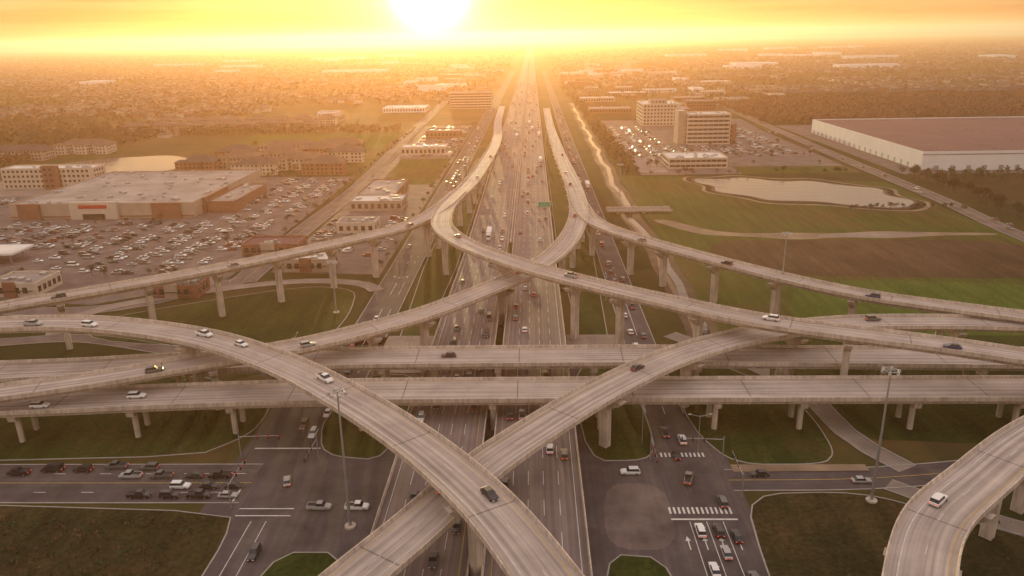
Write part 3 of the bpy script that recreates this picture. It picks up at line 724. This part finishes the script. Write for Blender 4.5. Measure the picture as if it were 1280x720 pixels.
# ------------------------------------------------------------------ camera, sun, sky, haze
cam=bpy.data.cameras.new("camera");co=bpy.data.objects.new("camera",cam);SC.objects.link(co)
co.matrix_world=Matrix.Translation((0,0,105))@Matrix.Rotation(rad(1.7),4,'Z')@Matrix.Rotation(rad(71.75),4,'X')@Matrix.Rotation(rad(-1.0),4,'Z')
cam.lens=26.72;cam.clip_start=.5;cam.clip_end=60000;bpy.context.scene.camera=co
el=rad(3.1);az=rad(7.1)
s=Vector((-math.sin(az)*math.cos(el),math.cos(az)*math.cos(el),math.sin(el)))
sl=bpy.data.lights.new('sun','SUN');sl.energy=5;sl.angle=rad(.5);sl.color=(1,.52,.18)
so=bpy.data.objects.new('sun',sl);SC.objects.link(so);so.rotation_euler=s.to_track_quat('Z','Y').to_euler()
w=bpy.data.worlds.new("World");bpy.context.scene.world=w;w.use_nodes=True;nt=w.node_tree;L=nt.links
bg=nt.nodes['Background'];out=nt.nodes['World Output']
sk=N(nt,'ShaderNodeTexSky',sky_type='NISHITA',sun_disc=False);sk.sun_elevation=el;sk.sun_rotation=-az
L.new(sk.outputs[0],bg.inputs[0]);bg.inputs[1].default_value=.05
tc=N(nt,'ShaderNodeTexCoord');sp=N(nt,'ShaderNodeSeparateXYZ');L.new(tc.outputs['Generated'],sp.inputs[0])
vr=ramp(nt,[(0,(.3,.16,.07)),(.05,(.36,.22,.11)),(.2,(.72,.5,.36)),(.5,(.92,.74,.65)),(1,(.98,.84,.8))]);L.new(sp.outputs[2],vr.inputs['Fac'])  # veil gradient, brightest overhead, added to the Nishita sky as fill light
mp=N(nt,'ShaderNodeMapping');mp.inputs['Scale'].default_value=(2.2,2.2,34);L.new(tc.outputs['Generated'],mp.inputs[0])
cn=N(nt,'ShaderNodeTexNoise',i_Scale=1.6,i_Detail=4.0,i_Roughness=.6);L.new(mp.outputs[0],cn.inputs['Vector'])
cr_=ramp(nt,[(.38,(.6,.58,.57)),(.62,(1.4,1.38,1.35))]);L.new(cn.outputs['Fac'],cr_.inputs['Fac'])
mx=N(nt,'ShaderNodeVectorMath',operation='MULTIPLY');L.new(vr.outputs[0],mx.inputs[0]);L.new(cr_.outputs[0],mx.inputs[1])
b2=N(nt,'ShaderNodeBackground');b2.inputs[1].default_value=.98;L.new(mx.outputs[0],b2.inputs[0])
dt=N(nt,'ShaderNodeVectorMath',operation='DOT_PRODUCT');dt.inputs[1].default_value=s;L.new(tc.outputs['Generated'],dt.inputs[0])
def aur(n,st):
    pw=N(nt,'ShaderNodeMath',operation='POWER');pw.inputs[1].default_value=n;L.new(dt.outputs['Value'],pw.inputs[0])
    q=N(nt,'ShaderNodeMath',operation='MULTIPLY');q.inputs[1].default_value=st;L.new(pw.outputs[0],q.inputs[0]);return q
q1=aur(420,1.1);q2=aur(2200,10.0)
ad=N(nt,'ShaderNodeMath',operation='ADD');L.new(q1.outputs[0],ad.inputs[0]);L.new(q2.outputs[0],ad.inputs[1])
b3=N(nt,'ShaderNodeBackground');b3.inputs[0].default_value=(1,.8,.48,1);L.new(ad.outputs[0],b3.inputs[1])
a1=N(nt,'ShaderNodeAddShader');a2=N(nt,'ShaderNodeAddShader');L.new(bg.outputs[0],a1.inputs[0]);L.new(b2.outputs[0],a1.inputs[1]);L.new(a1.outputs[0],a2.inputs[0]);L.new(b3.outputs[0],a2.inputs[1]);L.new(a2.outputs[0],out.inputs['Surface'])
mb=MB();M['haze']=bpy.data.materials.new('haze');hm=M['haze'];hm.use_nodes=True;n=hm.node_tree;n.nodes.remove(n.nodes['Principled BSDF'])
v=n.nodes.new('ShaderNodeVolumeScatter');v.inputs['Density'].default_value=.00026;v.inputs['Anisotropy'].default_value=.63;v.inputs['Color'].default_value=(.95,.5,.27,1)
n.links.new(v.outputs[0],n.nodes['Material Output'].inputs['Volume'])
mb.box(-14000,14000,-1500,16000,-.5,190,'haze');mb.obj('haze')
sc=bpy.context.scene
sc.view_settings.view_transform='Standard';sc.view_settings.look='None';sc.view_settings.exposure=0
